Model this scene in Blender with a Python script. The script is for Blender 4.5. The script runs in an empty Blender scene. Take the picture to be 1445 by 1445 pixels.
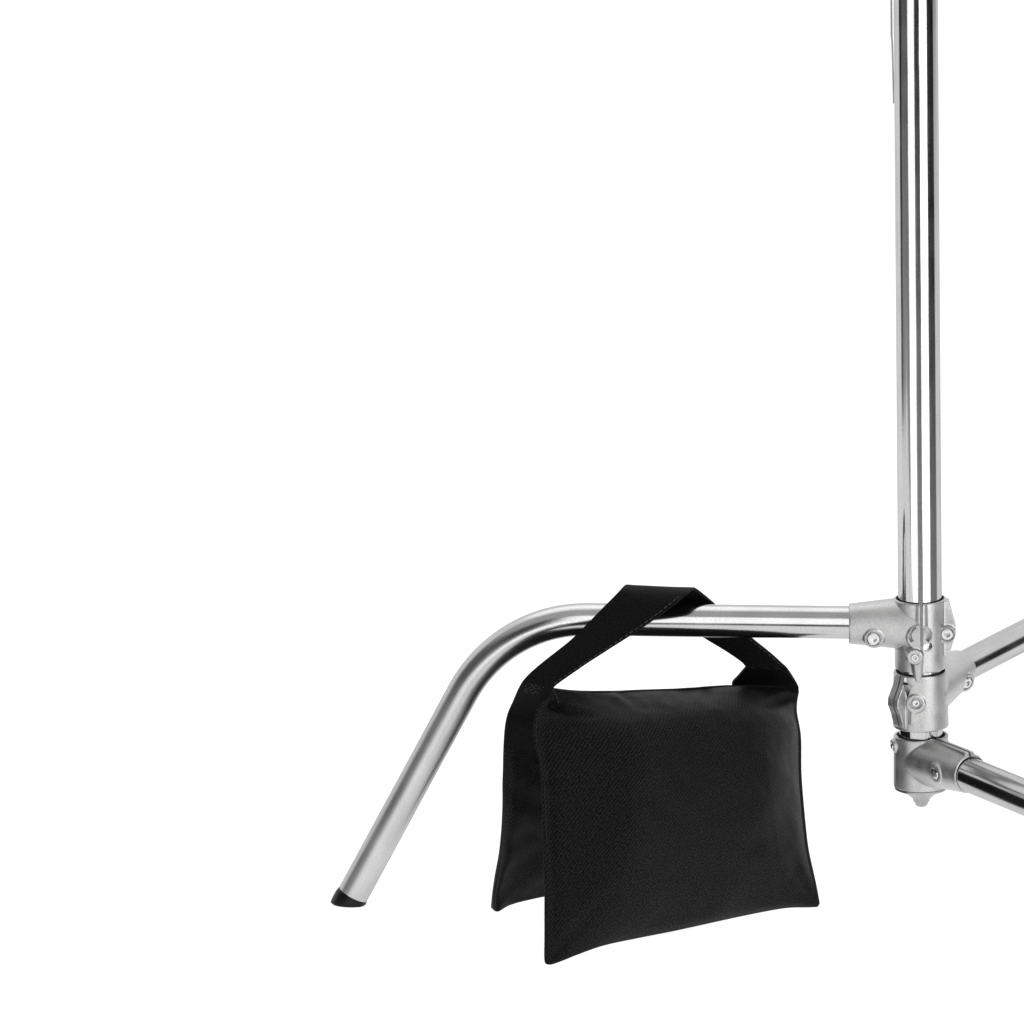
import bpy, bmesh, math, random
from mathutils import Vector, Matrix, noise

random.seed(7)
SC = bpy.context.scene
COL = SC.collection
V = Vector
PI = math.pi

# ------------------------------------------------------------------ camera
W = 1445.0
K = 0.00058                    # metres per photo pixel at the stand
D = 10.0
PITCH = math.radians(14.5)
sp, cp = math.sin(PITCH), math.cos(PITCH)
ZT = 0.0


def make_axes(zt):
    cam = V((0, -D * cp, zt + D * sp))
    return cam, V((1, 0, 0)), V((0, sp, cp)), V((0, cp, -sp))


def ray(u, v):
    return (FWD * D + RIGHT * ((u - W / 2) * K) + UP * (-(v - W / 2) * K))


def P(u, v, y=0.0):
    """point on the photo pixel (u, v) at depth y"""
    d = ray(u, v)
    t = (y - CAM.y) / d.y
    return CAM + d * t


CAM, RIGHT, UP, FWD = make_axes(0.0)
ZT = -P(490, 1280.5, .009).z      # the foot of the left leg stands on z = 0
CAM, RIGHT, UP, FWD = make_axes(ZT)


def PZ(u, v, z):
    d = ray(u, v)
    return CAM + d * ((z - CAM.z) / d.z)


cam_data = bpy.data.cameras.new('camera')
cam = bpy.data.objects.new('camera', cam_data)
COL.objects.link(cam)
cam.location = CAM
cam.rotation_euler = (PI / 2 - PITCH, 0, 0)
cam_data.sensor_width = 36
cam_data.lens = 36 * D / (W * K)
cam_data.clip_start = 0.1
cam_data.clip_end = 200
SC.camera = cam

SC.view_settings.view_transform = 'Standard'
SC.view_settings.look = 'None'
SC.view_settings.gamma = 1
SC.view_settings.exposure = 0
SC.view_settings.use_curve_mapping = False
SC.render.engine = 'CYCLES'
SC.cycles.use_denoising = True
SC.cycles.denoiser = 'OPENIMAGEDENOISE'
SC.cycles.denoising_input_passes = 'RGB_ALBEDO_NORMAL'
SC.cycles.max_bounces = 8

# --------------------------------------------------------------- materials


def mat(name):
    m = bpy.data.materials.new(name)
    m.use_nodes = True
    nt = m.node_tree
    b = nt.nodes['Principled BSDF']
    return m, nt, b


def N(nt, typ, **kw):
    n = nt.nodes.new(typ)
    for k_, v_ in kw.items():
        setattr(n, k_, v_)
    return n


def L(nt, a, b):
    nt.links.new(a, b)


def mth(nt, op, a, b=None, c=None, clamp=False):
    n = N(nt, 'ShaderNodeMath', operation=op)
    n.use_clamp = clamp
    for i, x in enumerate((a, b, c)):
        if x is None:
            continue
        if isinstance(x, (int, float)):
            n.inputs[i].default_value = x
        else:
            L(nt, x, n.inputs[i])
    return n.outputs[0]


def ramp(nt, fac, p0, p1, lo, hi):
    n = N(nt, 'ShaderNodeMapRange')
    n.interpolation_type = 'SMOOTHSTEP'
    L(nt, fac, n.inputs['Value'])
    n.inputs['From Min'].default_value = p0
    n.inputs['From Max'].default_value = p1
    n.inputs['To Min'].default_value = lo
    n.inputs['To Max'].default_value = hi
    return n.outputs[0]


def uvnoise(nt, su, sv, scale=1.0, detail=3):
    tc = N(nt, 'ShaderNodeTexCoord')
    mp = N(nt, 'ShaderNodeMapping')
    mp.inputs['Scale'].default_value = (su, sv, 1)
    L(nt, tc.outputs['UV'], mp.inputs['Vector'])
    no = N(nt, 'ShaderNodeTexNoise')
    no.inputs['Scale'].default_value = scale
    no.inputs['Detail'].default_value = detail
    L(nt, mp.outputs[0], no.inputs['Vector'])
    return no.outputs['Fac']


def tube_steel(name, base, rlo, rhi, bump, worn=0):
    m, nt, b = mat(name)
    b.inputs['Metallic'].default_value = 1
    grain = uvnoise(nt, 2500, 12)          # drawn lines along the tube
    blot = uvnoise(nt, 60, 25, detail=4)
    fine = uvnoise(nt, 1400, 500, detail=2)
    r = ramp(nt, mth(nt, 'ADD', mth(nt, 'MULTIPLY', grain, .6), mth(nt, 'MULTIPLY', blot, .4)), .3, .7, rlo, rhi)
    if worn:                               # the lower stretch of a leg is duller
        tc2 = N(nt, 'ShaderNodeTexCoord')
        sx2 = N(nt, 'ShaderNodeSeparateXYZ')
        L(nt, tc2.outputs['UV'], sx2.inputs[0])
        r = mth(nt, 'ADD', r, ramp(nt, sx2.outputs['Y'], .19, .40, 0, worn))
    L(nt, r, b.inputs['Roughness'])
    b.inputs['Specular Tint'].default_value = (.72, .72, .72, 1)
    cr = N(nt, 'ShaderNodeMix', data_type='RGBA')
    cr.inputs['A'].default_value = (base * .86, base * .86, base * .87, 1)
    cr.inputs['B'].default_value = (base * 1.12, base * 1.12, base * 1.11, 1)
    L(nt, ramp(nt, mth(nt, 'ADD', mth(nt, 'ADD', mth(nt, 'MULTIPLY', grain, .4), mth(nt, 'MULTIPLY', blot, .3)), mth(nt, 'MULTIPLY', fine, .3)), .36, .64, 0, 1), cr.inputs['Factor'])
    L(nt, cr.outputs['Result'], b.inputs['Base Color'])
    bp = N(nt, 'ShaderNodeBump')
    bp.inputs['Strength'].default_value = bump
    bp.inputs['Distance'].default_value = .0002
    L(nt, grain, bp.inputs['Height'])
    L(nt, bp.outputs[0], b.inputs['Normal'])
    return m


M_COLUMN = tube_steel('polished_steel', .52, .06, .14, .07)
M_LEG = tube_steel('brushed_steel', .52, .11, .19, .14, .24)


def cast_mat():
    m, nt, b = mat('cast_aluminium')
    b.inputs['Metallic'].default_value = .82
    tc = N(nt, 'ShaderNodeTexCoord')
    n1 = N(nt, 'ShaderNodeTexNoise')
    n1.inputs['Scale'].default_value = 900
    n1.inputs['Detail'].default_value = 3
    L(nt, tc.outputs['Object'], n1.inputs['Vector'])
    n2 = N(nt, 'ShaderNodeTexNoise')
    n2.inputs['Scale'].default_value = 90
    n2.inputs['Detail'].default_value = 4
    L(nt, tc.outputs['Object'], n2.inputs['Vector'])
    cr = N(nt, 'ShaderNodeMix', data_type='RGBA')
    cr.inputs['A'].default_value = (.42, .42, .42, 1)
    cr.inputs['B'].default_value = (.55, .55, .545, 1)
    L(nt, ramp(nt, mth(nt, 'ADD', mth(nt, 'MULTIPLY', n1.outputs[0], .6), mth(nt, 'MULTIPLY', n2.outputs[0], .4)), .35, .65, 0, 1), cr.inputs['Factor'])
    L(nt, cr.outputs['Result'], b.inputs['Base Color'])
    L(nt, ramp(nt, n2.outputs[0], .3, .7, .34, .45), b.inputs['Roughness'])
    bp = N(nt, 'ShaderNodeBump')
    bp.inputs['Strength'].default_value = .25
    bp.inputs['Distance'].default_value = .0004
    L(nt, n1.outputs[0], bp.inputs['Height'])
    L(nt, bp.outputs[0], b.inputs['Normal'])
    return m


M_CAST = cast_mat()


def simple(name, c, rough, metal=0.0, spec=.5):
    m, nt, b = mat(name)
    b.inputs['Base Color'].default_value = (*c, 1)
    b.inputs['Roughness'].default_value = rough
    b.inputs['Metallic'].default_value = metal
    b.inputs['Specular IOR Level'].default_value = spec
    tc = N(nt, 'ShaderNodeTexCoord')
    no = N(nt, 'ShaderNodeTexNoise')
    no.inputs['Scale'].default_value = 700
    L(nt, tc.outputs['Object'], no.inputs['Vector'])
    bp = N(nt, 'ShaderNodeBump')
    bp.inputs['Strength'].default_value = .15
    bp.inputs['Distance'].default_value = .0003
    L(nt, no.outputs[0], bp.inputs['Height'])
    L(nt, bp.outputs[0], b.inputs['Normal'])
    return m


M_SCREW = simple('bright_zinc', (.66, .66, .66), .2, 1)
M_PLUG = simple('dull_zinc', (.36, .36, .36), .3, 1)
M_RUBBER = simple('black_rubber', (.003, .003, .0032), .4, 0, .22)


def fabric(name, c0, c1, pitch, ang, rough, bump, spec):
    m, nt, b = mat(name)
    tc = N(nt, 'ShaderNodeTexCoord')
    mp = N(nt, 'ShaderNodeMapping')
    mp.inputs['Rotation'].default_value = (0, 0, math.radians(ang))
    L(nt, tc.outputs['UV'], mp.inputs['Vector'])
    wv = N(nt, 'ShaderNodeTexWave', wave_type='BANDS', bands_direction='X', wave_profile='SIN')
    wv.inputs['Scale'].default_value = 1 / pitch / 3.183   # about one rib per pitch
    wv.inputs['Distortion'].default_value = 1.2
    wv.inputs['Detail'].default_value = 2
    wv.inputs['Detail Scale'].default_value = 2.0
    L(nt, mp.outputs[0], wv.inputs['Vector'])
    n1 = N(nt, 'ShaderNodeTexNoise')
    n1.inputs['Scale'].default_value = 820
    n1.inputs['Detail'].default_value = 2
    n1.inputs['Roughness'].default_value = .7
    L(nt, tc.outputs['UV'], n1.inputs['Vector'])
    n2 = N(nt, 'ShaderNodeTexNoise')
    n2.inputs['Scale'].default_value = 24
    n2.inputs['Detail'].default_value = 4
    L(nt, tc.outputs['UV'], n2.inputs['Vector'])
    h = mth(nt, 'ADD', mth(nt, 'MULTIPLY', wv.outputs['Fac'], .20), mth(nt, 'MULTIPLY', n1.outputs[0], 1.4))
    f = ramp(nt, h, .66, 1.02, 0, 1)
    cr = N(nt, 'ShaderNodeMix', data_type='RGBA')
    cr.inputs['A'].default_value = (*c0, 1)
    cr.inputs['B'].default_value = (*c1, 1)
    L(nt, f, cr.inputs['Factor'])
    L(nt, cr.outputs['Result'], b.inputs['Base Color'])
    b.inputs['Roughness'].default_value = rough
    b.inputs['Specular IOR Level'].default_value = spec
    bp = N(nt, 'ShaderNodeBump')
    bp.inputs['Strength'].default_value = bump
    bp.inputs['Distance'].default_value = .0005
    L(nt, h, bp.inputs['Height'])
    bp2 = N(nt, 'ShaderNodeBump')
    bp2.inputs['Strength'].default_value = .35
    bp2.inputs['Distance'].default_value = .003
    L(nt, n2.outputs[0], bp2.inputs['Height'])
    L(nt, bp.outputs[0], bp2.inputs['Normal'])
    L(nt, bp2.outputs[0], b.inputs['Normal'])
    return m


M_NYLON = fabric('black_nylon', (.0002, .0002, .0002), (.017, .017, .017), .0023, 38, .55, .9, .1)
M_WEB = fabric('black_webbing', (.0002, .0002, .0002), (.0085, .0085, .0085), .0019, 80, .65, .9, .07)
M_THREAD = simple('grey_thread', (.04, .04, .04), .7)
M_HEM = simple('black_thread', (.012, .012, .012), .7)

# ------------------------------------------------------------- mesh helpers


def tag(o, label=None, cat=None, kind=None, group=None):
    if label:
        o['label'] = label
    if cat:
        o['category'] = cat
    if kind:
        o['kind'] = kind
    if group:
        o['group'] = group
    return o


def root_of(o):
    while o.parent:
        o = o.parent
    return o


def link(name, me, m, parent=None):
    o = bpy.data.objects.new(name, me)
    COL.objects.link(o)
    if m:
        me.materials.clear()
        me.materials.append(m)
    if parent:
        me.transform(Matrix.Translation(-root_of(parent).location))
        o.parent = parent
    return o


def mesh(name, verts, faces, m, parent=None, uvs=None, smooth=True):
    me = bpy.data.meshes.new(name)
    me.from_pydata([tuple(v) for v in verts], [], faces)
    if uvs:
        lay = me.uv_layers.new(name='UVMap')
        for poly in me.polygons:
            for li, vi in zip(poly.loop_indices, poly.vertices):
                lay.data[li].uv = uvs[vi]
    bm = bmesh.new()
    bm.from_mesh(me)
    bmesh.ops.recalc_face_normals(bm, faces=bm.faces)
    bm.to_mesh(me)
    bm.free()
    for p_ in me.polygons:
        p_.use_smooth = smooth
    return link(name, me, m, parent)


def sharp(o, deg=35):
    me = o.data
    bm = bmesh.new()
    bm.from_mesh(me)
    for e in bm.edges:
        if len(e.link_faces) == 2 and e.calc_face_angle(0) > math.radians(deg):
            e.smooth = False
    bm.to_mesh(me)
    bm.free()
    return o


def frames(pts):
    out = []
    ref = None
    for i, p in enumerate(pts):
        a = pts[max(i - 1, 0)]
        b = pts[min(i + 1, len(pts) - 1)]
        t = (b - a).normalized()
        if ref is None:
            ref = V((0, 0, 1)) if abs(t.z) < .8 else V((0, -1, 0))
        n = (ref - t * ref.dot(t)).normalized()
        ref = n
        out.append((t, n, t.cross(n)))
    return out


def tube(name, pts, radii, m, parent=None, seg=64, cap=True, endcap_pts=None):
    vs, fs, uv = [], [], []
    fr = frames(pts)
    s = 0
    for i, p in enumerate(pts):
        if i:
            s += (p - pts[i - 1]).length
        r = radii[i] if isinstance(radii, (list, tuple)) else radii
        for j in range(seg + 1):
            a = 2 * PI * j / seg
            vs.append(p + (fr[i][1] * math.cos(a) + fr[i][2] * math.sin(a)) * r)
            uv.append((a * r, s))
    n1 = seg + 1
    for i in range(len(pts) - 1):
        for j in range(seg):
            fs.append((i * n1 + j, i * n1 + j + 1, (i + 1) * n1 + j + 1, (i + 1) * n1 + j))
    if cap:
        for i, base in ((0, 0), (len(pts) - 1, (len(pts) - 1) * n1)):
            vs.append(pts[i])
            uv.append((0, 0))
            c = len(vs) - 1
            for j in range(seg):
                fs.append((base + j, base + j + 1, c))
    o = mesh(name, vs, fs, m, parent, uv)
    me = o.data
    bm = bmesh.new()
    bm.from_mesh(me)
    bmesh.ops.remove_doubles(bm, verts=bm.verts, dist=1e-6)
    bmesh.ops.recalc_face_normals(bm, faces=bm.faces)
    bm.to_mesh(me)
    bm.free()
    return sharp(o, 40)


def catmull(pts, n):
    out = []
    for i in range(len(pts) - 1):
        p0 = pts[max(i - 1, 0)]
        p1, p2 = pts[i], pts[i + 1]
        p3 = pts[min(i + 2, len(pts) - 1)]
        for q in range(n):
            t = q / n
            out.append(.5 * ((2 * p1) + (p2 - p0) * t + (2 * p0 - 5 * p1 + 4 * p2 - p3) * t * t + (3 * p1 - p0 - 3 * p2 + p3) * t ** 3))
    out.append(pts[-1].copy())
    return out


def resample(pts, n):
    ln = [0]
    for a, b in zip(pts, pts[1:]):
        ln.append(ln[-1] + (b - a).length)
    out = []
    j = 0
    for i in range(n + 1):
        s = ln[-1] * i / n
        while j < len(ln) - 2 and ln[j + 1] < s:
            j += 1
        d = ln[j + 1] - ln[j]
        out.append(pts[j].lerp(pts[j + 1], (s - ln[j]) / d if d else 0))
    return out


# -------------------------------------------------------------- the stand
AX_T, AX_B = P(1291.7, -70), P(1300.2, 1120)
EZ = (AX_T - AX_B).normalized()
EX = (V((1, 0, 0)) - EZ * EZ.x).normalized()
EY = EZ.cross(EX)
O = AX_B.copy()


def ax_u(v):
    return 1291.9 + .0074 * v


def zl(v):
    """height along the column, in photo pixels, of the photo row v"""
    return (P(ax_u(v), v) - O).dot(EZ) / K


FRAME = Matrix((EX, EY, EZ)).transposed().to_4x4()
FRAME.translation = O
LOCAL = FRAME @ Matrix.Scale(K, 4)      # stand pixels -> world


def loc(x, y, z):
    return LOCAL @ V((x, y, z))


stand = bpy.data.objects.new('light_stand', None)
COL.objects.link(stand)
stand.location = (O.x, O.y, 0)
tag(stand, 'shiny steel light stand with an upright column and bent tubular legs', 'light stand')

# column: one long polished tube, running on above the picture
cpts = [loc(0, 0, zl(1106)), loc(0, 0, zl(1000)), loc(0, 0, zl(844)), loc(0, 0, zl(600)), loc(0, 0, zl(300)), loc(0, 0, zl(-120))]
tube('column', cpts, 31.2 * K, M_COLUMN, stand, seg=96)


# slim rod behind the column, its end showing at the upper left edge
tube('guide_rod', [loc(-28.4, 22, zl(150)), loc(-29.6, 22, zl(64)), loc(-30.2, 22, zl(55)), loc(-30.2, 22, zl(-120))], [4.2 * K, 4.6 * K, 5 * K, 5 * K], M_COLUMN, stand, seg=20)

# --- cast brackets -----------------------------------------------------
def b_cyl(bm, p0, p1, r0, r1, seg=48):
    p0, p1 = V(p0), V(p1)
    d = p1 - p0
    mtx = Matrix.Translation((p0 + p1) / 2) @ d.to_track_quat('Z', 'Y').to_matrix().to_4x4()
    bmesh.ops.create_cone(bm, cap_ends=True, cap_tris=False, segments=seg, radius1=r0, radius2=r1, depth=d.length, matrix=mtx)


def b_box(bm, c, ax, ay, az, hx, hy, hz):
    """box centred at c, with half sizes along three directions"""
    c = V(c)
    m_ = Matrix((V(ax) * hx, V(ay) * hy, V(az) * hz)).transposed().to_4x4()
    m_.translation = c
    bmesh.ops.create_cube(bm, size=2, matrix=m_)


def b_prism(bm, outline, direction):
    vs0 = [bm.verts.new(p) for p in outline]
    d = V(direction)
    vs1 = [bm.verts.new(V(p) + d) for p in outline]
    n = len(vs0)
    bm.faces.new(vs0[::-1])
    bm.faces.new(vs1)
    for i in range(n):
        bm.faces.new((vs0[i], vs0[(i + 1) % n], vs1[(i + 1) % n], vs1[i]))


def b_arc(bm, c, r0, r1, a0, a1, y0, y1, n=16):
    """curved groove in the xz plane, running from depth y0 to y1"""
    o_, i_ = [], []
    for k_ in range(n + 1):
        a = math.radians(a0 + (a1 - a0) * k_ / n)
        o_.append((c[0] + r1 * math.cos(a), y0, c[1] + r1 * math.sin(a)))
        i_.append((c[0] + r0 * math.cos(a), y0, c[1] + r0 * math.sin(a)))
    b_prism(bm, o_ + i_[::-1], (0, y1 - y0, 0))


def to_obj(bm):
    bmesh.ops.recalc_face_normals(bm, faces=bm.faces)
    me = bpy.data.meshes.new('tmp')
    bm.to_mesh(me)
    bm.free()
    o = bpy.data.objects.new('tmp', me)
    COL.objects.link(o)
    return o


def cast(solid, cut, voxel=1.0, smooth=5):
    """melts overlapping solids into one casting with soft fillets, then cuts slots and recesses"""
    o = to_obj(solid)
    c = to_obj(cut)
    r = o.modifiers.new('r', 'REMESH')
    r.mode = 'VOXEL'
    r.voxel_size = voxel
    s = o.modifiers.new('s', 'SMOOTH')
    s.factor = .5
    s.iterations = smooth
    b = o.modifiers.new('b', 'BOOLEAN')
    b.object = c
    b.operation = 'DIFFERENCE'
    b.solver = 'EXACT'
    b.use_self = True
    dg = bpy.context.evaluated_depsgraph_get()
    me = bpy.data.meshes.new_from_object(o.evaluated_get(dg))
    for x in (o, c):
        m_ = x.data
        bpy.data.objects.remove(x)
        bpy.data.meshes.remove(m_)
    me.transform(LOCAL)
    for p_ in me.polygons:
        p_.use_smooth = True
    return me


def bracket(me):
    me.name = 'leg_bracket'
    o = link('leg_bracket', me, M_CAST, stand)
    return sharp(o, 32)


def screw(parent, pos, direction, r, name='clamp_screw'):
    """round-headed socket screw; pos and direction in stand pixels"""
    d = V(direction).normalized()
    q = d.to_track_quat('Z', 'Y').to_matrix()
    prof = [(r * .96, -6), (r, 0), (r, 1.8), (r * .86, 3.0), (r * .6, 3.2)]
    seg = 24
    vs, fs = [], []
    for rr, h in prof:
        for j in range(seg):
            a = 2 * PI * j / seg
            vs.append((rr * math.cos(a), rr * math.sin(a), h))
    for h in (3.2, -1.5):           # hexagonal socket
        for j in range(seg):
            a = 2 * PI * j / seg
            hexr = r * .46 / math.cos(((a + PI / 6) % (PI / 3)) - PI / 6)
            vs.append((hexr * math.cos(a), hexr * math.sin(a), h))
    nr = len(prof) + 2
    for i in range(nr - 1):
        for j in range(seg):
            fs.append((i * seg + j, i * seg + (j + 1) % seg, (i + 1) * seg + (j + 1) % seg, (i + 1) * seg + j))
    vs.append((0, 0, -1.5))
    c = len(vs) - 1
    for j in range(seg):
        fs.append(((nr - 1) * seg + j, (nr - 1) * seg + (j + 1) % seg, c))
    vw = [LOCAL @ (V(pos) + q @ V(v)) for v in vs]
    return sharp(mesh(name, vw, fs, M_SCREW, parent), 30)


def az(deg):
    return V((math.cos(math.radians(deg)), math.sin(math.radians(deg)), 0))


Z = V((0, 0, 1))

# upper bracket, with the arm for the left leg
za = zl(879)
sol, cut = bmesh.new(), bmesh.new()
zt, zb = zl(843.5), zl(941)
b_cyl(sol, (0, 0, zb), (0, 0, zt), 36.5, 37, 64)
b_cyl(sol, (6, 0, za), (-101, 0, za + .5), 40.5, 28.5, 64)
b_cyl(sol, (-66, -18, za - 12), (-66, -33, za - 14), 17, 14, 40)          # screw boss on the arm
b_cyl(sol, (-66, -18, za - 4), (-66, -30.5, za - 4), 17, 15, 40)
b_prism(sol, [(26, -16, zl(846)), (41, -16, zl(846)), (46, -16, zl(866)), (50.5, -16, zl(882)), (49, -16, zl(893)), (42, -16, zl(918)), (26, -16, zl(930))], (0, 24, 0))
b_cyl(sol, (37.5, 4, zl(889)), (37.5, -22, zl(891)), 13, 12, 36)
b_cyl(sol, (-3, -20, zl(889)), (-3, -42, zl(889)), 19, 17, 40)            # clamp ears at the front
b_cyl(sol, (-9, -20, zl(913)), (-9, -46, zl(916)), 14, 11, 36)            # key boss
b_cyl(sol, (.8, -31.5, zl(906)), (.8, -31.5, zl(843.5)), 10, 9, 32)   # lips of the split
b_cyl(sol, (-4, -33, zl(953)), (-6, -35, zl(918)), 6, 9, 24)   # tongue reaching the next bracket
b_cyl(cut, (0, 0, zt - 14), (0, 0, zt + 20), 34.2, 34.2, 64)
b_cyl(cut, (0, 0, zb + 8), (0, 0, zb - 6), 33, 33, 64)
b_box(cut, (.8, -45, (zl(846) + zl(903)) / 2 + 4), (1, 0, 0), (0, 1, 0), Z, 2.2, 14, (zl(846) - zl(903)) / 2 + 8)
b_cyl(cut, (-67, -30, za - 13), (-67, -50, za - 15), 11.6, 11.6, 32)
b_cyl(cut, (37.5, -18, zl(890)), (37.5, -50, zl(892)), 11, 11, 32)
b_cyl(cut, (9, -27, zl(903)), (9, -60, zl(906)), 7, 7, 24)
b_arc(cut, (-2, zl(886)), 10, 16, -40, 66, -32, -60)
b_arc(cut, (-2, zl(886)), 11, 16, 114, 220, -32, -60)
br1 = bracket(cast(sol, cut))
screw(br1, (-67, -31.5, za - 13.2), (0, -1, -.1), 9.6)
screw(br1, (37.5, -19.5, zl(890)), (0, -1, -.1), 9.2)
screw(br1, (-9, -44.5, zl(915.6)), (0, -1, -.14), 6)

# middle bracket, arm for the leg that runs back to the right
A2 = 61.4
d2 = az(A2)
t2 = V((d2.y, -d2.x, 0))              # towards the viewer's right front
zt, zb = zl(946), zl(1024)
z2 = zl(971.8)
sol, cut = bmesh.new(), bmesh.new()
b_cyl(sol, (0, 0, zb), (0, 0, zt), 39.5, 38.5, 64)
b_cyl(sol, V((0, 0, zl(980))), d2 * 122 + Z * z2, 40, 27.5, 64)
b_cyl(sol, V((0, 0, zl(990))), d2 * 90 + Z * (z2 - 6), 34, 22, 48)
c2 = d2 * 101 + Z * (z2 - 3)
n2 = (t2 * .8 - d2 * .35 - Z * .2).normalized()
b_cyl(sol, c2 + n2 * 12, c2 + n2 * 33, 17, 14, 36)
ed = az(219)
et = V((-ed.y, ed.x, 0))              # tangent
ears = [(30, zl(947)), (39, zl(947)), (44, zl(962)), (52, zl(977)), (53, zl(986)), (47, zl(1000)), (42, zl(1018)), (30, zl(1021))]
b_prism(sol, [ed * a + et * -11 + Z * h for a, h in ears], et * 22)
b_cyl(sol, (-8, -22, zl(983)), (-8, -40.5, zl(983)), 15, 13, 36)
b_cyl(sol, (-13, -34, zl(1012)), (-10, -33, zl(985)), 5, 8, 24)
b_cyl(cut, (0, 0, zt - 14), (0, 0, zt + 20), 35, 35, 64)
b_cyl(cut, (0, 0, zb + 8), (0, 0, zb - 6), 33.4, 33.4, 64)
b_box(cut, ed * 50 + et * 2 + Z * (zt + zb) / 2, ed, et, Z, 14, 1.5, 60)
b_cyl(cut, c2 + n2 * 29.5, c2 + n2 * 60, 10.2, 10.2, 32)
b_cyl(cut, (-8, -36, zl(981)), (-8, -60, zl(983)), 9.6, 9.6, 32)
b_prism(cut, [(-26, -24, zl(953)), (-11, -30, zl(957)), (-19, -24, zl(976))], (-3, -30, 0))
br2 = bracket(cast(sol, cut))
screw(br2, c2 + n2 * 31.5, n2, 8.2)
screw(br2, (-8, -37.5, zl(981.3)), (0, -1, -.1), 6)

# lower bracket, arm for the leg that runs forward to the right
A3 = -58.0
d3 = az(A3)
t3 = V((d3.y, -d3.x, 0))              # (-.85,-.53): towards the viewer's left front
zt, zb = zl(1036.5), zl(1108)
z3 = zl(1065)
sol, cut = bmesh.new(), bmesh.new()
b_cyl(sol, (0, 0, zb), (0, 0, zt), 39.5, 39, 64)
b_cyl(sol, V((0, 0, zl(1069))), d3 * 126 + Z * z3, 38, 27.5, 64)
b_box(sol, d3 * 68 + Z * (z3 + 20), d3, t3, Z, 55, 7.5, 12)               # split rib along the top of the arm
n3 = (t3 - Z * .12).normalized()
c3 = d3 * 82 + Z * z3
b_cyl(sol, c3 + n3 * 16, c3 + n3 * 32, 17, 14, 36)
n3b = (-t3 + Z * .35).normalized()
b_cyl(sol, c3 + d3 * 14 + n3b * 14, c3 + d3 * 14 + n3b * 33, 13, 9, 36)
e3 = az(196)
b_cyl(sol, e3 * 28 + Z * zl(1046), e3 * 43 + Z * zl(1049), 14, 9, 36)
b_cyl(cut, (0, 0, zt - 14), (0, 0, zt + 20), 35, 35, 64)
b_box(cut, d3 * 88 + Z * (z3 + 33), d3, t3, Z, 60, 1.6, 14)
b_cyl(cut, d3 * 118 + Z * z3, d3 * 150 + Z * z3, 25.6, 25.6, 64)
b_cyl(cut, c3 + n3 * 29.5, c3 + n3 * 60, 9.4, 9.4, 32)
b_cyl(cut, e3 * 41 + Z * zl(1048.5), e3 * 60 + Z * zl(1053), 6.2, 6.2, 24)
br3 = bracket(cast(sol, cut))
screw(br3, c3 + n3 * 30.5, n3, 8.4)
screw(br3, e3 * 41.5 + Z * zl(1048.7), e3 - Z * .1, 5.6)
screw(br3, c3 + d3 * 14 + n3b * 33, n3b, 6)

# pointed plug under the column
prof = [(38.6, zb - .6), (38.6, zb - 3.0), (36.5, zb - 4.6), (29, zb - 6), (26, zb - 8), (13.5, zb - 18), (12.5, zb - 20), (12, zb - 22.5), (9.6, zb - 25.5), (8.6, zb - 28.5), (6.2, zb - 30.5), (0.01, zb - 31)]
vs, fs = [], []
seg = 48
for r, h in prof:
    for j in range(seg):
        a = 2 * PI * j / seg
        vs.append(loc(r * math.cos(a), r * math.sin(a), h))
for i in range(len(prof) - 1):
    for j in range(seg):
        fs.append((i * seg + j, i * seg + (j + 1) % seg, (i + 1) * seg + (j + 1) % seg, (i + 1) * seg + j))
plug = sharp(mesh('end_plug', vs, fs, M_PLUG, stand), 30)


# --- legs -------------------------------------------------------------
def leg(path, r0, r1, label=None):
    """a bent tube whose last stretch runs down to the floor, with a rubber cap cut level"""
    path = resample(path, 90)
    n = len(path) - 1
    end, d = path[-1], (path[-1] - path[-2]).normalized()
    radii = [r0 + (r1 - r0) * max(0, min(1, (i / n - .45) / .3)) for i in range(n + 1)]
    o = tube('leg', path, radii, M_LEG, stand, seg=64)
    if label:
        o['label'] = label
    # cap
    a = V((0, 1, 0)) if abs(d.y) < .5 else V((1, 0, 0))
    n1_ = (a - d * a.dot(d)).normalized()
    n2_ = d.cross(n1_)
    seg_ = 48
    vs_, fs_ = [], []
    rings = [(r1 + .0001, -.004), (r1 + .0008, -.0004), (r1 + .0010, .0006)]
    for r, s in rings:
        for j in range(seg_):
            t = 2 * PI * j / seg_
            vs_.append(end + d * s + (n1_ * math.cos(t) + n2_ * math.sin(t)) * r)
    for dr, q in ((.0010, .55), (.0006, .85), (-.0016, 1.0)):      # rounded down to a level sole
        for j in range(seg_):
            t = 2 * PI * j / seg_
            rad = n1_ * math.cos(t) + n2_ * math.sin(t)
            p = end + rad * (r1 + dr)
            f = p + d * ((0.0 - p.z) / d.z)
            a_ = end + d * .0006 + rad * (r1 + dr)
            vs_.append(a_.lerp(f, q))
    for i in range(5):
        for j in range(seg_):
            fs_.append((i * seg_ + j, i * seg_ + (j + 1) % seg_, (i + 1) * seg_ + (j + 1) % seg_, (i + 1) * seg_ + j))
    fs_.append(tuple(range(5 * seg_, 6 * seg_)))
    sharp(mesh('foot_cap', vs_, fs_, M_RUBBER, o), 40)
    return o


# left leg, traced in its own upright plane, a few degrees behind the picture plane
def LP(u, v):
    return P(u, v, (1299 - u) * K * math.tan(math.radians(2.5)))


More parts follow.
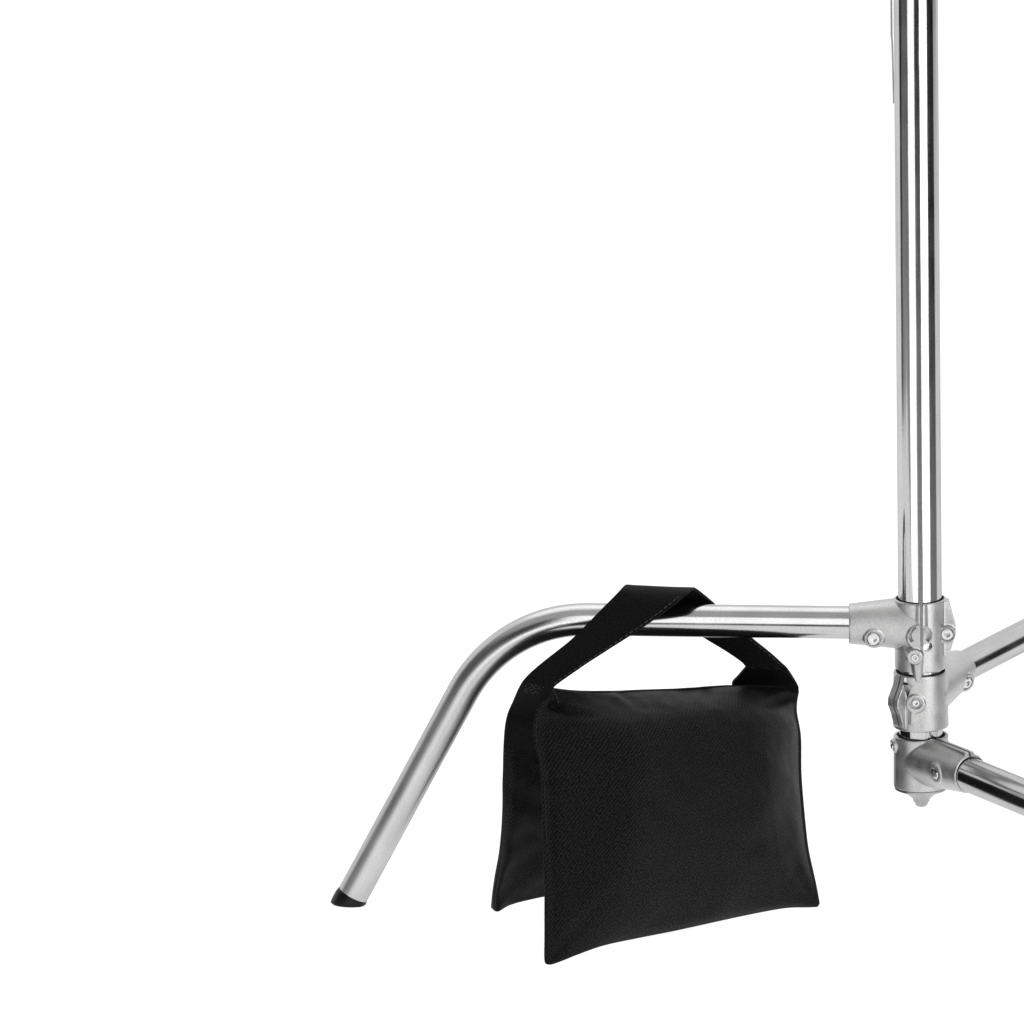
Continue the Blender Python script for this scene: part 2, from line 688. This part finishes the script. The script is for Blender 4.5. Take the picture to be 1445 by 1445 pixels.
lp = [LP(1215, 878.6), LP(1193, 878.3), LP(1010, 876), LP(900, 874.8), LP(835, 874)]
cx, cy, R = 826, 874 + 197, 197
for i in range(0, 25):
    a = math.radians(62 * i / 24)
    lp.append(LP(cx - R * math.sin(a), cy - R * math.cos(a)))
e = (cx - R * math.sin(math.radians(62)), cy - R * math.cos(math.radians(62)))
lp.append(LP(e[0] + (495.2 - e[0]) * .5, e[1] + (1267.2 - e[1]) * .5))
lp.append(LP(495.2, 1267.2))
leg(lp, 23.3 * K, 22.3 * K)


def other_leg(d, zc, r):
    """same bend, along another direction in plan"""
    h = loc(0, 0, zc)
    reach = 478 * K
    dw = (EX * d.x + EY * d.y)
    dw.z = 0
    dw.normalize()
    Rw = R * K
    ang = math.radians(62)
    pts = [h + dw * (100 * K)]
    endz = .011
    drop = h.z - endz
    straight = (drop - Rw * (1 - math.cos(ang))) / math.sin(ang)
    s1 = .462 - Rw * math.sin(ang) - straight * math.cos(ang)
    pts.append(h + dw * s1)
    for i in range(1, 25):
        a = ang * i / 24
        pts.append(h + dw * (s1 + Rw * math.sin(a)) - Z * Rw * (1 - math.cos(a)))
    l = pts[-1].copy()
    pts.append(l + (dw * math.cos(ang) - Z * math.sin(ang)) * straight)
    return leg(pts, r, r)


other_leg(d2, z2, 22.2 * K)
other_leg(d3, z3, 25 * K)

# ------------------------------------------------------------- the sandbag
bag = bpy.data.objects.new('sandbag', None)
COL.objects.link(bag)
bag.location = (P(950, 1200).x, -.04, 0)
tag(bag, 'black nylon saddle sandbag strapped over the straight left leg of the stand', 'sandbag')


def fbm(p, s):
    return noise.noise(p * s) + .5 * noise.noise(p * s * 2.1 + V((3, 1, 7)))


def pouch(top, bottom, left, right, bulge, back, seed, wr=.0022, hem=.025, nu=150, nv=150, profile=None, creases=()):
    """stuffed pouch sewn between four edge curves"""
    T, B = resample(catmull(top, 8), nu), resample(catmull(bottom, 8), nu)
    Lf, Rt = resample(catmull(left, 8), nv), resample(catmull(right, 8), nv)
    g = []
    for j in range(nv + 1):
        t = j / nv
        row = []
        for i in range(nu + 1):
            s = i / nu
            p = T[i] * (1 - t) + B[i] * t + Lf[j] * (1 - s) + Rt[j] * s
            p -= T[0] * (1 - s) * (1 - t) + T[-1] * s * (1 - t) + B[0] * (1 - s) * t + B[-1] * s * t
            row.append(p)
        g.append(row)
    mid = (g[nv // 2][nu] - g[nv // 2][0]).cross(g[0][nu // 2] - g[nv][nu // 2]).normalized()
    vs, uv, fs = [], [], []

    def prof(x, h0, h1, pw):
        a = min(1, max(0, (x - hem) / h0))
        b = min(1, max(0, (1 - hem - x) / h1))
        return (math.sin(a * PI / 2) ** pw) * (math.sin(b * PI / 2) ** pw)

    for side in (1, -1):
        for j in range(nv + 1):
            t = j / nv
            for i in range(nu + 1):
                s = i / nu
                f = profile(s, t) if profile and side == 1 else prof(s, .32, .26, .9) * prof(t, .24, .28, .8)
                amt = bulge if side == 1 else back
                p = g[j][i].copy()
                w = fbm(p + V((seed, 0, 0)), 16) * wr + fbm(p + V((0, seed, 2)), 45) * wr * .35
                for (sa, ta, sb, tb, wd, dp) in creases:
                    dx, dy = sb - sa, tb - ta
                    q = max(0, min(1, ((s - sa) * dx + (t - ta) * dy) / (dx * dx + dy * dy)))
                    wob = .006 * noise.noise(V((q * 4, seed, sa * 9)))
                    ds = math.hypot(s - sa - dx * q + wob, t - ta - dy * q)
                    w -= dp * math.exp(-(ds / wd) ** 2) * (1 - .75 * q)
                    w += .5 * dp * math.exp(-((ds - 2.0 * wd) / wd) ** 2) * (1 - .75 * q)
                w += fbm(p + V((seed, 5, 0)), 28) * .005 * math.exp(-t / .12)
                edge = min(s, 1 - s, t, 1 - t)
                w *= min(1, .12 + edge / .06)
                off = amt * f + w * (1 if side == 1 else -1) + .0006 + .0012 * min(1, edge / .012) ** .5
                vs.append(p + mid * side * off)
                uv.append((s * .23, (1 - t) * .21))
    n1_ = nu + 1
    half = n1_ * (nv + 1)
    for side in (0, 1):
        o_ = side * half
        for j in range(nv):
            for i in range(nu):
                q = (o_ + j * n1_ + i, o_ + j * n1_ + i + 1, o_ + (j + 1) * n1_ + i + 1, o_ + (j + 1) * n1_ + i)
                fs.append(q if side == 0 else q[::-1])
    rim = [i for i in range(n1_)] + [j * n1_ + nu for j in range(1, nv + 1)] + [nv * n1_ + i for i in range(nu - 1, -1, -1)] + [j * n1_ for j in range(nv - 1, 0, -1)]
    for a, b in zip(rim, rim[1:] + rim[:1]):
        fs.append((a, b, half + b, half + a))
    o = mesh('pouch', vs, fs, M_NYLON, bag, uv)
    return o, g, mid


Y0, Y1 = -.045, .05        # depth of the ridge at its left and right end


def ridge_y(u):
    return Y0 + (Y1 - Y0) * (u - 770) / 357


# front pouch
f_top = [P(777, 968, Y0 - .004), P(790, 974, Y0), P(858, 977, ridge_y(858)), P(919, 974, ridge_y(919)), P(977, 972, ridge_y(977)), P(1034, 968, ridge_y(1034)), P(1092, 970, ridge_y(1092)), P(1127, 976, Y1)]
fb = [(771, 1360), (778, 1361), (793, 1356), (818, 1346), (853, 1334), (899, 1324), (952, 1313.5), (1005, 1302), (1058, 1290.5), (1108, 1281.5), (1140, 1280.5), (1153, 1280)]
yl0 = PZ(771, 1361, .003).y            # the left corner rests on the floor, the right one hangs just clear of it
f_bot = [P(u, v, yl0 + max(0, u - 790) / 365 * .125) for u, v in fb]
yl = f_bot[0].y
yr = f_bot[-1].y
fl = [(777, 968), (765, 984), (757, 1001), (752.5, 1026), (755, 1052), (757.5, 1060), (763, 1093), (765.5, 1146), (767, 1200), (768.5, 1252), (768.5, 1310), (768.5, 1352), (771, 1360)]
f_left = [P(u, v, Y0 - .004 + (yl - Y0 + .004) * ((v - 968) / 393) ** 1.1) for u, v in fl]
f_left[-1] = f_bot[0].copy()
frr = [(1127, 976), (1124, 1001), (1130, 1040), (1131, 1093), (1136, 1156), (1141, 1199), (1150, 1241), (1155.5, 1270), (1156, 1276), (1153, 1280)]
f_right = [P(u, v, Y1 + (yr - Y1) * (v - 976) / 303) for u, v in frr]
f_right[-1] = f_bot[-1].copy()


def front_profile(s, t):
    def up(x, h, pw=1.0):
        x = min(1, max(0, x / h))
        return math.sin(x * PI / 2) ** pw
    def bend(x, h, k_):
        # straight rise up to h, then flat, with a soft knee
        x = max(0, x)
        return .5 * (x / h + 1 - math.sqrt((x / h - 1) ** 2 + k_)) / (.5 * (2 - math.sqrt(k_)))
    a = bend(s - .03, .21, .05) * up(.985 - s, .40, .8)
    # the upper edge sags in less at the middle, the filling sits against it
    b_ = bend(t - .004, .18 + .05 * (1 - s), .06) * up(.995 - t, .6, .7)
    dent = .16 * math.exp(-((s - .075) / .03) ** 2 - ((t - .055) / .03) ** 2)   # fold beside the sewn corner
    return a * b_ - dent * .8


front, gF, nF = pouch(f_top, f_bot, f_left, f_right, .055, .034, 4.0, wr=.0034, profile=front_profile, creases=[
    (.05, .07, .17, .14, .014, .006), (.02, .97, .18, .84, .026, .0018), (.98, .96, .88, .82, .024, .0022),
    (.97, .04, .80, .15, .018, .005), (.30, .02, .34, .13, .018, .003), (.47, .02, .45, .10, .016, .0025),
    (.63, .02, .59, .14, .02, .0035), (.80, .02, .74, .12, .016, .003), (.02, .34, .16, .40, .02, .003),
    (.25, .5, .42, .62, .03, .0012), (.7, .75, .5, .68, .03, .0012)])

# rear pouch, seen past the left edge of the front one
r_bot = [PZ(693, 1281, .0035), PZ(702, 1286, .0035), PZ(722, 1276, .0035), PZ(768, 1265, .0035), PZ(860, 1249, .0035), PZ(980, 1228, .0035), PZ(1110, 1205, .0035)]
RY = -.015
r_top = [P(737, 968, RY), P(800, 978, RY + .015), P(900, 978, RY + .045), P(1010, 974, RY + .075), P(1110, 978, RY + .1)]
yb = r_bot[0].y
rl = [(737, 968), (722, 995), (714, 1018), (711, 1050), (709.5, 1100), (708.5, 1150), (705.5, 1195), (698, 1240), (693, 1281)]
r_left = [P(u, v, RY + (yb - RY) * (v - 968) / 313) for u, v in rl]
r_left[-1] = r_bot[0].copy()
yb2 = r_bot[-1].y
rr_ = [(1110, 978), (1112, 1060), (1112, 1140), (1110, 1205)]
r_right = [P(u, v, RY + .1 + (yb2 - RY - .1) * (v - 978) / 227) for u, v in rr_]
r_right[-1] = r_bot[-1].copy()
rear, gR, nR = pouch(r_top, r_bot, r_left, r_right, .006, .042, 9.0, wr=.004, creases=[(.02, .95, .2, .7, .04, .0022), (.0, .45, .22, .55, .04, .0022), (.02, .7, .2, .62, .04, .0016)])


# cloth saddle joining the pouches along the top, with an arched middle
def sheet(name, rows, thick, m, parent, uvscale=(1, 1), wr=0.0):
    nr, nc = len(rows), len(rows[0])
    vs, uv, fs = [], [], []
    norms = []
    for i in range(nr):
        rn = []
        for j in range(nc):
            a = rows[min(i + 1, nr - 1)][j] - rows[max(i - 1, 0)][j]
            b = rows[i][min(j + 1, nc - 1)] - rows[i][max(j - 1, 0)]
            c = a.cross(b)
            rn.append(c.normalized() if c.length > 1e-9 else V((0, -1, 0)))
        norms.append(rn)
    # lengths for uv
    for side in (1, -1):
        s = 0
        for i in range(nr):
            if i:
                s += (rows[i][nc // 2] - rows[i - 1][nc // 2]).length
            wid = (rows[i][-1] - rows[i][0]).length
            for j in range(nc):
                w = fbm(rows[i][j], 30) * wr
                vs.append(rows[i][j] + norms[i][j] * (side * thick / 2 + w))
                uv.append((j / (nc - 1) * wid, s))
    half = nr * nc
    for side in (0, 1):
        for i in range(nr - 1):
            for j in range(nc - 1):
                q = (side * half + i * nc + j, side * half + i * nc + j + 1, side * half + (i + 1) * nc + j + 1, side * half + (i + 1) * nc + j)
                fs.append(q)
    rim = [j for j in range(nc)] + [i * nc + nc - 1 for i in range(1, nr)] + [(nr - 1) * nc + j for j in range(nc - 2, -1, -1)] + [i * nc for i in range(nr - 2, 0, -1)]
    for a, b in zip(rim, rim[1:] + rim[:1]):
        fs.append((a, b, half + b, half + a))
    return sharp(mesh(name, vs, fs, m, parent, uv), 60)


ft = resample(catmull(f_top, 8), 60)
rt = resample(catmull(r_top, 8), 60)
rows = []
for i in range(61):
    a, b = ft[i], rt[i]
    row = []
    for j in range(13):
        t = j / 12
        row.append(a.lerp(b, t) + Z * (math.sin(t * PI) * .001))
    rows.append(row)
sheet('saddle_panel', rows, .0016, M_NYLON, bag, wr=.0006)

# handle strap: pairs of points on its two edges
S = [
    ((713, 1056), (757, 1060), -.030, -.036),
    ((716, 1022), (754, 1026), -.034, -.042),
    ((722, 995), (758, 1001), -.034, -.043),
    ((733, 969), (777, 978), -.051, -.059),
    ((745, 953), (785, 966), -.055, -.060),
    ((776, 926.5), (818, 943), -.046, -.050),
    ((808, 900.5), (859, 916.5), -.044, -.047),
    ((849, 859.5), (908, 885), -.037, -.042),
    ((872, 837), (945, 858), -.028, -.034),
    ((881.5, 828), (967, 839.5), -.014, -.022),
    ((886, 827), (976, 831.5), -.002, -.006),
    ((894, 830), (984, 833.5), .012, .008),
    ((925, 848), (1008, 853), .026, .024),
    ((960, 876), (1036, 877), .032, .030),
    ((994.5, 900), (1063, 902), .034, .031),
    ((1025, 918.5), (1087, 921.5), .035, .032),
    ((1044, 931.5), (1102, 935), .036, .033),
    ((1051, 938.5), (1107.5, 939.5), .036, .033),
    ((1052, 941), (1109, 941.5), .036, .033),
    ((1050.5, 943.5), (1111, 944.5), .036, .033),
    ((1041, 954.5), (1121, 959), .044, .046),
    ((1033, 963), (1127, 969.5), .050, .047),
    ((1034, 971), (1126, 978), .048, .044),
]
ea = resample(catmull([P(a[0], a[1], y) for a, b, y, y2 in S], 6), 200)
ea = catmull([P(a[0], a[1], y) for a, b, y, y2 in S], 8)
eb = catmull([P(b[0], b[1], y2) for a, b, y, y2 in S], 8)
rows = [[a.lerp(b, j / 10) for j in range(11)] for a, b in zip(ea, eb)]
strap = sheet('handle_strap', rows, .0026, M_WEB, bag, wr=.0005)


def stitch(curve, off, parent, r=.00032, dash=.0034, gap=.0016, m=None):
    """thread dashes along a curve, offset towards the viewer"""
    pts = resample(curve, 400)
    ln = [0]
    for a, b in zip(pts, pts[1:]):
        ln.append(ln[-1] + (b - a).length)
    vs, fs = [], []
    s, i = 0, 0
    run = []
    for p, l in zip(pts, ln):
        on = (l % (dash + gap)) < dash
        if on:
            run.append(p + off)
        if (not on or p is pts[-1]) and len(run) > 1:
            fr = frames(run)
            base = len(vs)
            for q, (t, n_, b_) in zip(run, fr):
                for k_ in range(5):
                    a = 2 * PI * k_ / 5
                    vs.append(q + (n_ * math.cos(a) + b_ * math.sin(a)) * r)
            for k_ in range(len(run) - 1):
                for m_ in range(5):
                    fs.append((base + k_ * 5 + m_, base + k_ * 5 + (m_ + 1) % 5, base + (k_ + 1) * 5 + (m_ + 1) % 5, base + (k_ + 1) * 5 + m_))
            run = []
        elif not on:
            run = []
    return mesh('stitching', vs, fs, m or M_THREAD, parent)


view = -FWD
inner = [a.lerp(b, .93) for a, b in zip(ea, eb)]
stitch(inner[32:76], view * .0017, strap)
stitch([a.lerp(b, .92) for a, b in zip(ea, eb)][112:140], view * .0017, strap)
ear = [P(777, 967.5, Y0 - .008), P(781, 974, Y0 - .009), P(785.5, 983, Y0 - .011), P(788, 992, Y0 - .013)]
stitch(catmull(ear, 8), V((0, 0, 0)), front, r=.0003, dash=.0022, gap=.0012)
zig = []
for i in range(46):                       # sewn patch at the foot of the strap
    f = .15 + .012 * i
    j = 22 + int(3.5 + 3.5 * math.sin(i * 2.4))
    zig.append(ea[j].lerp(eb[j], f))
stitch(zig, view * .0024, strap, r=.00028, dash=.0012, gap=.0022)
hemF = [row[2] for row in gF]
stitch(hemF[4:86], view * .0016, front, r=.00022, dash=.006, gap=.0005, m=M_HEM)

# ---------------------------------------------------------------- the floor
m, nt, b = mat('glowing_white')
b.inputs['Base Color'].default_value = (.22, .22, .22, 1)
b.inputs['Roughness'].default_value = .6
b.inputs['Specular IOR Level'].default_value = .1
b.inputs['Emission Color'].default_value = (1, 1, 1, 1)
b.inputs['Emission Strength'].default_value = .97      # glow added so the floor stays white and hides shadows
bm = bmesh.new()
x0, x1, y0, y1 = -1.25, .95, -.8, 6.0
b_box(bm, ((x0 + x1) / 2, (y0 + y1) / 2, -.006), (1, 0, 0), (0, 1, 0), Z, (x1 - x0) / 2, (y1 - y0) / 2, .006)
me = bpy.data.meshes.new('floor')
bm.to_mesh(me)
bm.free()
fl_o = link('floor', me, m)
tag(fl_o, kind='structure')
fl_o['label'] = 'plain white floor with an added glow that hides shadows, under the stand and sandbag'

# ----------------------------------------------------------------- lighting
w = bpy.data.worlds.new('World')
SC.world = w
w.use_nodes = True
nt = w.node_tree
bg = nt.nodes['Background']
tc = N(nt, 'ShaderNodeTexCoord')
sx = N(nt, 'ShaderNodeSeparateXYZ')
L(nt, tc.outputs['Generated'], sx.inputs[0])
back = ramp(nt, sx.outputs['Y'], .06, .22, 0, 1.1)     # white studio behind the objects
top = ramp(nt, sx.outputs['Z'], .55, .72, 0, .58)       # pale ceiling
front = mth(nt, 'MULTIPLY', ramp(nt, sx.outputs['Y'], -.62, -.5, 1.9, 0), ramp(nt, mth(nt, 'ABSOLUTE', sx.outputs['X']), .17, .25, 1, 0))
front = mth(nt, 'MULTIPLY', front, ramp(nt, sx.outputs['Z'], -.07, -.02, 0, 1))   # bright patch added behind the camera for the leg's white band
front = mth(nt, 'MULTIPLY', front, ramp(nt, sx.outputs['Z'], .62, .68, 1, 0))
side = mth(nt, 'MULTIPLY', ramp(nt, sx.outputs['X'], .76, .82, 0, 1), ramp(nt, mth(nt, 'ABSOLUTE', mth(nt, 'ADD', sx.outputs['Z'], -.02)), .19, .24, 1, 0))
back = mth(nt, 'MULTIPLY', back, mth(nt, 'SUBTRACT', 1, side))   # dark patch added at right for the rear leg's dark band
leftw = ramp(nt, mth(nt, 'MULTIPLY', sx.outputs['X'], -1), .66, .8, 0, .12)
leftw = mth(nt, 'MULTIPLY', leftw, ramp(nt, sx.outputs['Y'], -.25, -.1, 1, 0))
val = mth(nt, 'MAXIMUM', mth(nt, 'MAXIMUM', back, top), mth(nt, 'MAXIMUM', leftw, mth(nt, 'MAXIMUM', front, ramp(nt, sx.outputs['Z'], -.262, -.214, .5, .012))))   # grey gradient added low down, so the column's dark bands fade
gap = mth(nt, 'MULTIPLY', ramp(nt, mth(nt, 'MULTIPLY', sx.outputs['X'], -1), .86, .9, 0, 1), ramp(nt, mth(nt, 'ABSOLUTE', mth(nt, 'SUBTRACT', sx.outputs['Y'], .07)), .08, .14, 1, 0))  # mask of the dark patch added at left
gap = mth(nt, 'MULTIPLY', gap, ramp(nt, sx.outputs['Z'], -.3, -.24, 0, 1))
val = mth(nt, 'MULTIPLY', val, mth(nt, 'SUBTRACT', 1, mth(nt, 'MULTIPLY', gap, .96)))    # dark patch added at left for the black line along the column
cmb = N(nt, 'ShaderNodeCombineColor')
for i in range(3):
    L(nt, val, cmb.inputs[i])
L(nt, cmb.outputs[0], bg.inputs['Color'])
bg.inputs['Strength'].default_value = 1


def softbox(name, pos, target, wid, hei, radiance):
    d = bpy.data.lights.new(name, 'AREA')
    d.shape = 'RECTANGLE'
    d.size, d.size_y = wid, hei
    d.energy = radiance * wid * hei * PI
    o = bpy.data.objects.new(name, d)
    COL.objects.link(o)
    o.location = pos
    o.rotation_euler = (V(target) - V(pos)).to_track_quat('-Z', 'Y').to_euler()
    return o


cxw = O.x


def front_box(name, a0, a1, dist, z0, z1, rad):
    a = math.radians((a0 + a1) / 2)
    h = math.radians((a1 - a0) / 2)
    p = V((cxw + dist * math.sin(a), -dist * math.cos(a), (z0 + z1) / 2))
    return softbox(name, p, (cxw, 0, p.z), 2 * dist * math.tan(h), z1 - z0, rad)


front_box('softbox', -46, -12.5, 3.0, -.75, .35, 2.0)
front_box('softbox', 15, 54, 3.0, -.75, 2.3, 3.0)
softbox('overhead_softbox', (0, .9, 2.5), (0, .1, 0), 2.6, 2.0, .65)
